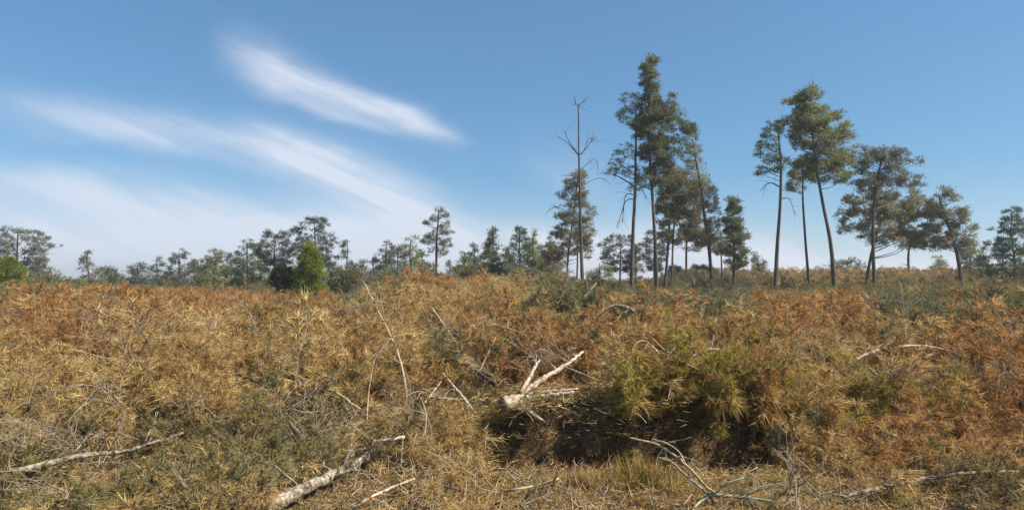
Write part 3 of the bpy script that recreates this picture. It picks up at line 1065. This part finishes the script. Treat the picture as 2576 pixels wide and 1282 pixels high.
def pine(label, style, x, top, base, w0, dist, mat='pine', dens=1.0, lean=0, cat='tree', name='pine_tree', r0=4, **kw):
    h = base - top
    w = w0 * (1.3 if name == 'pine_tree' else 1.1)
    dens *= 1.25
    tr = [(x + lean * .4, base), (x + lean * .2, base - h * .33), (x + rnd(-2, 2), base - h * .66), (x - lean * .1, top + 2)]
    bl = auto(style, x, top, base, w, dens)
    kw.setdefault('puff', 0.30 * dist / 45)
    kw.setdefault('nw', 0.045 * dist / 45)
    return tree(name, label, cat, tr, dist, bl, r0=r0, r1=1.0, mat=mat, **kw)


# the tall ones, left to right
tree('dead_tree', 'tall bare dead tree with one whorl of branches near its top', 'tree',
     [(1465, 712), (1462, 600), (1459, 480), (1456, 390), (1455, 262)], 36, [], r0=5.4, r1=1.6, dead_twigs=8,
     limbs=[([(1456, 392), (1442, 372), (1430, 352), (1420, 330)], 1.5, .5), ([(1450, 384), (1436, 368), (1420, 352), (1404, 345)], 1.3, .45),
            ([(1456, 392), (1470, 378), (1482, 362), (1492, 350)], 1.4, .5), ([(1470, 376, .3), (1480, 352, .5), (1498, 344, .7)], 1.0, .4),
            ([(1459, 446), (1440, 442), (1410, 441)], 0.7, .35), ([(1458, 430), (1478, 412), (1500, 398), (1504, 440)], 0.8, .35),
            ([(1460, 470), (1486, 455), (1510, 448), (1536, 462)], 0.8, .35), ([(1455, 270), (1449, 262), (1446, 258)], .8, .5), ([(1455, 270), (1462, 260), (1468, 256)], .8, .5),
            ([(1458, 505), (1480, 520), (1496, 560)], 0.7, .35), ([(1462, 560), (1440, 552), (1420, 580)], 0.7, .35)])
tree('pine_tree', 'slim tall pine with sparse drooping branches reaching left beside the tallest crown', 'tree',
     [(1588, 742), (1592, 600), (1598, 470), (1600, 400), (1601, 330), (1600, 280)], 38,
     [(1590, 255, 30, 26, 45), (1568, 290, 16, 20, 24), (1600, 310, 34, 40, 60), (1578, 380, 30, 26, 26), (1552, 402, 20, 22, 16), (1540, 430, 26, 12, 16),
      (1572, 430, 26, 14, 18), (1612, 440, 18, 30, 16), (1600, 470, 22, 16, 10)],
     r0=6.2, r1=1.5, mat='pine', puff=0.25, nn=30, nw=.035, dead_twigs=7,
     limbs=[([(1598, 470), (1570, 452), (1545, 440), (1522, 438)], 2.0, .6), ([(1597, 500), (1575, 505), (1562, 540), (1552, 575)], 1.4, .5),
            ([(1597, 490), (1575, 490), (1568, 530), (1566, 560)], 1.2, .5), ([(1598, 440), (1570, 420), (1548, 400)], 1.6, .6), ([(1596, 455), (1612, 470), (1626, 500)], 1.2, .5)])
tree('pine_tree', 'tallest pine with a dense olive crown and a ragged top', 'tree',
     [(1653, 742), (1650, 660), (1643, 540), (1638, 440), (1633, 350), (1632, 260), (1640, 158)], 38,
     [(1644, 152, 14, 12, 18), (1624, 172, 22, 9, 22), (1634, 190, 24, 14, 34), (1626, 212, 16, 16, 20), (1640, 240, 30, 28, 90), (1640, 285, 52, 34, 170), (1650, 330, 60, 42, 230), (1688, 258, 12, 22, 16),
      (1655, 380, 50, 36, 160), (1660, 425, 42, 26, 90), (1700, 310, 26, 34, 40), (1728, 322, 18, 22, 22), (1716, 370, 30, 26, 34), (1742, 335, 14, 18, 14), (1625, 455, 36, 16, 26), (1668, 455, 28, 20, 30)],
     r0=6.0, r1=1.5, spread=1.15, mat='pine_olive', puff=0.29, nn=42, nw=.04, dead_twigs=5,
     limbs=[([(1640, 470), (1655, 460), (1672, 440)], 1.6, .6), ([(1640, 480), (1620, 470), (1605, 480)], 1.4, .5), ([(1642, 520), (1660, 510), (1668, 530)], 1.2, .5)])
tree('pine_tree', 'tall leaning pine with light streaks on its bark and a loose brown crown', 'tree',
     [(1793, 722), (1784, 640), (1774, 560), (1763, 470), (1752, 410), (1742, 350)], 40,
     [(1745, 375, 22, 26, 22), (1752, 420, 26, 26, 26), (1768, 460, 26, 26, 30), (1785, 500, 24, 34, 46), (1795, 545, 26, 40, 60), (1785, 590, 32, 28, 56), (1800, 615, 26, 22, 40), (1740, 400, 20, 16, 12)],
     r0=6.0, r1=1.6, spread=1.25, mat='pine_brown', puff=0.28, nn=30, nw=.038, dead_twigs=6,
     limbs=[([(1768, 520), (1785, 500), (1800, 480)], 1.4, .5), ([(1775, 580), (1792, 590), (1805, 620)], 1.2, .5), ([(1760, 470), (1740, 478), (1730, 500)], 1.2, .5)])
tree('pine_tree', 'broad brownish olive pine standing between the tallest and the leaning pine', 'tree',
     [(1672, 738), (1678, 650), (1684, 560), (1692, 500), (1700, 440)], 43,
     [(1700, 445, 38, 28, 90), (1722, 480, 46, 40, 200), (1690, 510, 36, 40, 120), (1738, 520, 40, 36, 150), (1712, 555, 50, 30, 140), (1740, 585, 34, 18, 50), (1668, 545, 16, 30, 26), (1700, 590, 46, 26, 90), (1672, 500, 26, 44, 70), (1765, 600, 30, 26, 70), (1755, 470, 20, 30, 40)],
     r0=4.6, r1=1.6, spread=1.1, mat='pine_brown', puff=0.32, nn=40, nw=.045)
tree('pine_tree', 'slim pine trunk with a dull crown hidden in the grove behind', 'tree', [(1690, 720), (1692, 640), (1696, 560), (1700, 520)], 48, [(1702, 535, 34, 30, 70), (1672, 590, 18, 16, 16)], r0=3.6, r1=1.4, mat='pine_olive', puff=.34, nw=.05)
tree('pine_tree', 'single thin trunk with grey ragged foliage in the gap of the grove', 'tree', [(1727, 705), (1726, 650), (1728, 600), (1730, 570)], 52, [(1732, 590, 34, 18, 50), (1756, 610, 16, 14, 14), (1745, 625, 22, 8, 10)], r0=4.0, r1=1.6, mat='pine_grey', puff=.36, nw=.05)
tree('pine_tree', 'dark pine with a rounded pointed crown right of the grove', 'tree', [(1845, 720), (1844, 640), (1843, 560), (1842, 500)], 44,
     [(1841, 508, 14, 12, 24), (1842, 530, 22, 18, 60), (1845, 560, 28, 22, 100), (1848, 595, 34, 24, 130), (1850, 630, 38, 22, 130), (1848, 662, 34, 18, 80), (1822, 615, 14, 16, 20)],
     r0=4.5, r1=1.4, mat='pine', puff=.30, nn=44, nw=.045)
tree('pine_tree', 'thin trunk with bare forked twigs between the leaning and the dark pine', 'tree', [(1816, 706), (1815, 660), (1814, 610)], 48, [(1808, 625, 16, 14, 18)], r0=3.4, r1=1.4, mat='pine_brown', puff=.3, nw=.045, dead_twigs=4,
     limbs=[([(1815, 640), (1830, 645), (1842, 638)], 1.2, .5)])
tree('pine_tree', 'tall spindly grey brown pine behind the bare dead tree', 'tree', [(1425, 712), (1430, 640), (1440, 560), (1450, 480), (1455, 436)], 44,
     [(1458, 440, 20, 14, 26), (1430, 462, 12, 10, 12), (1455, 475, 34, 18, 50), (1415, 492, 14, 8, 10), (1448, 510, 36, 22, 70), (1442, 550, 42, 24, 90), (1430, 590, 44, 24, 90), (1418, 625, 42, 22, 80), (1480, 590, 16, 34, 26), (1484, 540, 12, 26, 14), (1478, 635, 12, 20, 12), (1395, 640, 30, 22, 50)],
     r0=3.2, r1=1.2, spread=1.6, mat='pine_brown', puff=.28, nn=30, nw=.04, dead_twigs=4,
     limbs=[([(1440, 560), (1410, 530), (1392, 515)], 1.2, .4), ([(1448, 500), (1425, 480), (1395, 485)], 1.2, .4), ([(1440, 540), (1400, 520), (1378, 530)], 1.0, .4)])
tree('pine_tree', 'second slender trunk with grey foliage just left of the dead tree', 'tree', [(1452, 708), (1453, 650), (1455, 600), (1456, 560)], 47, [(1456, 590, 22, 30, 40), (1470, 620, 18, 16, 20)], r0=2.8, r1=1.2, mat='pine_grey', puff=.3, nw=.045)

# smaller pines along the skyline
pine('sparse grey pine with upswept branches above the bright green bush', 'open', 790, 550, 730, 96, 46, 'pine_grey', 1.5, lean=-6)
pine('thin wispy grey pine right of the bright green bush', 'thin', 872, 602, 722, 56, 46, 'pine_grey', 1.3, lean=-10, r0=2.6)
pine('small dark pine beside the tip of the leaning pole', 'cone', 914, 655, 724, 50, 42, 'pine_grey', .8, r0=2.4)
pine('narrow grey pine at the left end of the close skyline group', 'cone', 940, 640, 722, 36, 50, 'pine_grey', .7, r0=2.4)
pine('grey green pine with two tips left of the pale green one', 'cone', 972, 608, 716, 66, 50, 'pine_grey', .9)
pine('pale green bushy pine left of the round open crowned pine', 'cone', 1034, 598, 714, 92, 48, 'pine_olive', 1.0)
tree('pine_tree', 'open umbrella crowned pine on a straight bare trunk left of centre', 'tree', [(1096, 706), (1097, 660), (1099, 600), (1102, 560), (1104, 530)], 46,
     [(1104, 528, 12, 6, 8), (1120, 540, 14, 10, 14), (1090, 548, 16, 8, 14), (1076, 562, 13, 7, 12), (1118, 565, 14, 14, 16), (1104, 580, 20, 14, 20), (1078, 592, 14, 8, 14), (1130, 584, 16, 7, 14),
      (1074, 608, 18, 9, 20), (1098, 604, 18, 10, 14), (1124, 612, 20, 12, 24), (1116, 634, 16, 10, 14), (1088, 628, 14, 8, 8)],
     r0=4.4, r1=1.4, mat='pine_grey', puff=.26, nn=30, nw=.042)
pine('bright tipped young pine right of the umbrella crowned pine', 'cone', 1168, 634, 712, 56, 48, 'pine_olive', .9, r0=3)
pine('small grey pine tucked left of the blunt dark pine', 'cone', 1192, 616, 708, 40, 52, 'pine_grey', .8, r0=3)
pine('dense dark pine with a blunt top near the centre of the skyline', 'cone', 1239, 577, 712, 70, 46, 'pine', 1.5, puff=.3)
pine('dark broad pine with two tips right of the blunt topped pine', 'cone', 1308, 570, 716, 88, 47, 'pine', 1.3)
pine('olive pine leaning against the dark two tipped pine', 'cone', 1342, 584, 716, 62, 50, 'pine_olive', 1.0)
pine('small ragged pine below the spindly grey brown crown', 'cone', 1384, 598, 718, 72, 46, 'pine_brown', 1.1)
pine('pale grey pine with tiered round foliage left of the slim tall pine', 'open', 1560, 594, 722, 84, 50, 'pine_grey', 1.7, r0=3)
pine('faint blue grey pine seen between the two tallest trunks', 'open', 1645, 585, 720, 54, 60, 'pine_grey', 1.1, r0=2.6)
pine('bushy grey pine low behind the slim tall trunk', 'cone', 1600, 622, 722, 40, 58, 'pine_grey', .7, r0=2.6)
# left of the heap
pine('tall grey pine at the far left edge', 'open', 45, 580, 730, 150, 44, 'pine_grey', 2.0)
pine('narrow grey pine in the far left gap of the skyline', 'thin', 222, 626, 724, 100, 46, 'pine_grey', 2.0, r0=3)
pine('low dark pine left of the wide grey green group', 'cone', 345, 664, 724, 90, 46, 'pine_grey', 1.1, r0=3)
pine('wide grey green pine at the left of the far group', 'cone', 450, 632, 722, 110, 48, 'pine_grey', 1.4)
pine('olive pine between the wide grey green one and the taller one', 'cone', 540, 628, 720, 90, 50, 'pine_olive', 1.2)
pine('broad dark green pine left of the dark rounded bush', 'cone', 622, 606, 720, 110, 47, 'pine', 1.3)
pine('ragged pine with open branches just left of the dark rounded bush', 'open', 694, 588, 724, 90, 45, 'pine_grey', 1.6)
# right-hand grove
tree('pine_tree', 'tall dense olive pine leading the second grove at the right', 'tree', [(2098, 742), (2088, 620), (2068, 500), (2050, 380), (2040, 240)], 37,
     [(2042, 236, 30, 16, 40), (2020, 262, 44, 22, 90), (2040, 300, 72, 34, 210), (2050, 350, 84, 40, 280), (2070, 400, 80, 36, 230), (2080, 440, 66, 28, 130), (1985, 320, 30, 30, 40), (2125, 330, 26, 30, 40)],
     r0=7, r1=1.8, mat='pine_olive', puff=.31, nn=40, nw=.042)
tree('pine_tree', 'tall sparse pine at the left of the second grove', 'tree', [(1950, 742), (1958, 620), (1962, 500), (1962, 400), (1955, 310)], 39,
     [(1950, 330, 34, 30, 50), (1930, 380, 34, 30, 46), (1960, 410, 40, 24, 50), (1920, 430, 24, 16, 18)], r0=7, r1=1.8, mat='pine', puff=.28, nn=34, nw=.04, dead_twigs=6,
     limbs=[([(1962, 470), (1935, 460), (1912, 480)], 1.8, .6), ([(1962, 500), (1985, 500), (2000, 540)], 1.4, .5)])
tree('pine_tree', 'slender trunk close behind the dense olive pine of the second grove', 'tree', [(2035, 738), (2028, 620), (2022, 500), (2020, 420)], 41, [(2022, 430, 44, 28, 90), (2002, 470, 26, 18, 24)], r0=5, r1=1.6, mat='pine_olive', puff=.3, nw=.042)
tree('pine_tree', 'grey topped pine with a wide loose crown in the second grove', 'tree', [(2200, 738), (2196, 620), (2200, 500), (2215, 420), (2225, 375)], 40,
     [(2225, 385, 48, 26, 70), (2270, 400, 44, 26, 60), (2190, 400, 40, 30, 70), (2240, 440, 50, 26, 80), (2180, 450, 36, 24, 50), (2230, 480, 50, 30, 60), (2160, 400, 30, 40, 40), (2290, 450, 40, 30, 50)], r0=6, r1=1.8, mat='pine_grey', puff=.3, nw=.042)
tree('pine_tree', 'broad brown olive pine filling the middle of the second grove', 'tree', [(2178, 738), (2190, 640), (2215, 560), (2230, 500)], 42,
     [(2180, 520, 60, 34, 160), (2250, 520, 64, 40, 210), (2310, 520, 60, 40, 180), (2220, 570, 80, 34, 190), (2310, 580, 66, 26, 120), (2260, 610, 70, 24, 80), (2140, 560, 36, 40, 60), (2350, 600, 40, 30, 60), (2200, 470, 50, 30, 70)], r0=5, r1=1.8, mat='pine_brown', puff=.34, nn=40, nw=.048)
tree('pine_tree', 'leaning brown pine on the right flank of the second grove', 'tree', [(2420, 730), (2405, 640), (2385, 560), (2360, 490)], 41,
     [(2370, 500, 44, 30, 70), (2400, 540, 46, 34, 100), (2420, 590, 44, 34, 100), (2440, 630, 36, 24, 60), (2380, 610, 40, 20, 50)], r0=6, r1=1.8, mat='pine_brown', puff=.3, nn=34, nw=.042)
tree('pine_tree', 'lone thin trunk in the bright gap of the second grove', 'tree', [(2288, 706), (2286, 650), (2290, 590)], 50, [(2292, 600, 40, 16, 40)], r0=5, r1=1.8, mat='pine_grey', puff=.36, nw=.05)
pine('dark pointed pine at the far right end of the skyline', 'cone', 2545, 528, 725, 150, 44, 'pine', 2.2)
pine('low dark pine half hidden at the far right behind the second grove', 'cone', 2470, 640, 720, 70, 50, 'pine', 1.0, r0=3)

# shrubs one can tell apart
pine('bright green young bush under the sparse grey pine', 'cone', 782, 612, 770, 112, 29, 'sapling', 3.4, cat='bush', name='bush', r0=2.5, puff=.24, nw=.03)
pine('dark rounded bush left of the bright green bush', 'round', 722, 664, 752, 76, 31, 'dark', 3.0, cat='bush', name='bush', r0=2.5, puff=.22, nw=.035)
pine('grey green arching bush right of the dead tree foot', 'round', 1508, 660, 736, 74, 36, 'sage', 1.1, cat='bush', name='bush', r0=2, puff=.24, nw=.03)
pine('low dark bush on the far ridge between the thin trunks', 'round', 1762, 668, 716, 70, 56, 'dark', 1.6, cat='bush', name='bush', r0=2, puff=.34, nw=.05)
pine('small dark bush at the foot of the tallest pine', 'round', 1702, 668, 712, 44, 56, 'dark', 1.0, cat='bush', name='bush', r0=2, puff=.34, nw=.05)
pine('grey green scrub bush under the wispy grey pine', 'round', 862, 672, 752, 90, 32, 'sage', 2.0, cat='bush', name='bush', r0=2, puff=.22, nw=.028)
pine('olive bush in front of the bright tipped young pine', 'round', 1172, 668, 724, 70, 36, 'olive', 1.4, cat='bush', name='bush', r0=2, puff=.24, nw=.032)
pine('vivid green bush at the far left edge of the clearing', 'cone', 20, 650, 770, 150, 30, 'sapling', 3.4, cat='bush', name='bush', r0=2.5, puff=.26, nw=.032)


def tuft(label, x, y, w, h, mat, n, lift=0.0):
    """upright blades in a tuft"""
    p = S(x, y, lift)
    k = p[1] / F
    root = MB()
    bs = rng.normal(size=(n, 3)) * np.array([w * k * .38, w * k * .25, 0.01])
    dr = np.array([0, 0, 1.0]) + rng.normal(size=(n, 3)) * np.array([.38, .38, .1]) + bs * np.array([.8, .8, 0])
    root.needles(bs, dr, h * k * rnd(.3, 1.1, n), 0.010 * rnd(.6, 1.3, n), 0, 0.12)
    root.mi[-1][:] = (rng.random(n) < .4)
    o = root.build('grass_tuft', [M[mat], M['straw']])
    o.location = p
    o['label'] = label
    o['category'] = 'grass tuft'
    return o


tuft('broad yellow green grass tuft at the foot of the shaded bank', 1612, 1222, 95, 100, 'green', 520)
tuft('small yellow green grass tuft on the litter at the bottom right', 1690, 1240, 50, 60, 'green', 260)
tuft('dry grass tuft left of the shaded bank', 1470, 1222, 80, 60, 'straw', 360)

# low scrub along the ridge that reads as one mass
coll = bpy.data.collections.new('scrub_sprays')
for mt in ('dark', 'pine_grey', 'pine_olive', 'sage', 'pine_brown', 'olive'):
    coll.objects.link(spray('branch_spray', 'fresh', mt, 'twig'))
nt = 5200
ty = rnd(36, 75, nt)
tx = rnd(-1, 1, nt) * ty * .9
tu = 1288 + F * tx / ty
hgt = 0.55 + 1.5 * (1 - sstep(1340, 1460, tu)) * np.clip(.5 + wobble(tx, ty, .35, 0, 7), 0, 1) + .7 * sstep(1640, 1720, tu) * np.clip(.4 + wobble(tx, ty, .45, 7, 14), 0, 1)
scatter('ridge_scrub', np.stack([tx, ty, G(tx, ty)], 1), np.stack([rnd(0, 6, nt), -rnd(.6, 1.5, nt), rnd(0, 6.28, nt)], 1), hgt * rnd(.7, 1.2, nt), rng.integers(0, 6, nt), coll)['label'] = 'dark low scrub along the far ridge'

# more pines filling the band behind, each with its own place
rows = [
    (752, 640, 60, 'grey', 'thin'), (830, 655, 54, 'grey', 'cone'), (893, 668, 56, 'olive', 'cone'), (1000, 622, 60, 'grey', 'open'), (1062, 628, 58, 'dark', 'cone'),
    (1130, 655, 60, 'grey', 'thin'), (1218, 640, 58, 'olive', 'cone'), (1276, 622, 60, 'grey', 'cone'), (1362, 610, 56, 'dark', 'cone'), (1404, 625, 54, 'brown', 'cone'),
    (100, 650, 56, 'olive', 'cone'), (280, 676, 58, 'dark', 'cone'), (395, 645, 58, 'grey', 'thin'), (498, 650, 60, 'dark', 'cone'), (580, 640, 58, 'grey', 'open'), (655, 632, 56, 'olive', 'cone'),
    (1905, 640, 56, 'grey', 'cone'), (2130, 655, 60, 'grey', 'open'), (2360, 648, 60, 'brown', 'cone'), (2440, 600, 52, 'brown', 'cone')]
texts = [
    'slim grey pine between the dark rounded bush and the bright green bush', 'low grey pine between the bright green bush and the wispy pine', 'low olive pine between the wispy pine and the pole tip',
    'hazy open pine left of the pale green bushy pine', 'dark small pine touching the left of the umbrella crowned pine', 'faint thin pine right of the umbrella crowned trunk',
    'olive pine filling the gap left of the blunt topped pine', 'grey pine filling the gap right of the blunt topped pine', 'dark pine half behind the small ragged pine', 'brown tinged pine at the foot of the spindly grey brown pine',
    'olive pine right of the tall grey pine at the far left edge', 'low dark pine right of the narrow grey pine at the far left', 'thin grey pine touching the left side of the wide grey green pine',
    'dark small pine behind the olive pine of the far left group', 'open grey pine left of the broad dark green pine', 'olive pine just right of the broad dark green pine',
    'small grey pine under the sparse pine of the second grove', 'small open grey pine under the dense olive pine of the second grove', 'low brown pine under the broad brown crown of the second grove',
    'brown pine between the leaning brown pine and the far right pines']
mm = {'grey': 'pine_grey', 'olive': 'pine_olive', 'dark': 'pine', 'brown': 'pine_brown'}
for (px_, tp_, ds_, mt_, st2), tx_ in zip(rows, texts):
    pine(tx_, st2, px_, tp_, 722, rnd(52, 84), ds_, mm[mt_], 1.0, r0=2.6)

# thin autumn haze over the clearing
hb = MB()
hv = np.array([[a, b, c] for a in (-2600, 2600) for b in (-700, 3600) for c in (-30, 20)], float)
hb.add(hv, [[0, 1, 3], [0, 3, 2], [4, 6, 7], [4, 7, 5], [0, 4, 5], [0, 5, 1], [2, 3, 7], [2, 7, 6], [0, 2, 6], [0, 6, 4], [1, 5, 7], [1, 7, 3]])
hm, g = new_mat('haze_air')
pv = g.n.new('ShaderNodeVolumePrincipled')
pv.inputs['Color'].default_value = (0.96, 0.97, 1.0, 1)
pv.inputs['Density'].default_value = 0.0008
pv.inputs['Anisotropy'].default_value = 0.2
ho = g.n.new('ShaderNodeOutputMaterial')
g.l.new(pv.outputs[0], ho.inputs['Volume'])
hz_o = hb.build('haze', hm)
hz_o['kind'] = 'stuff'
hz_o['label'] = 'thin pale haze over the clearing'
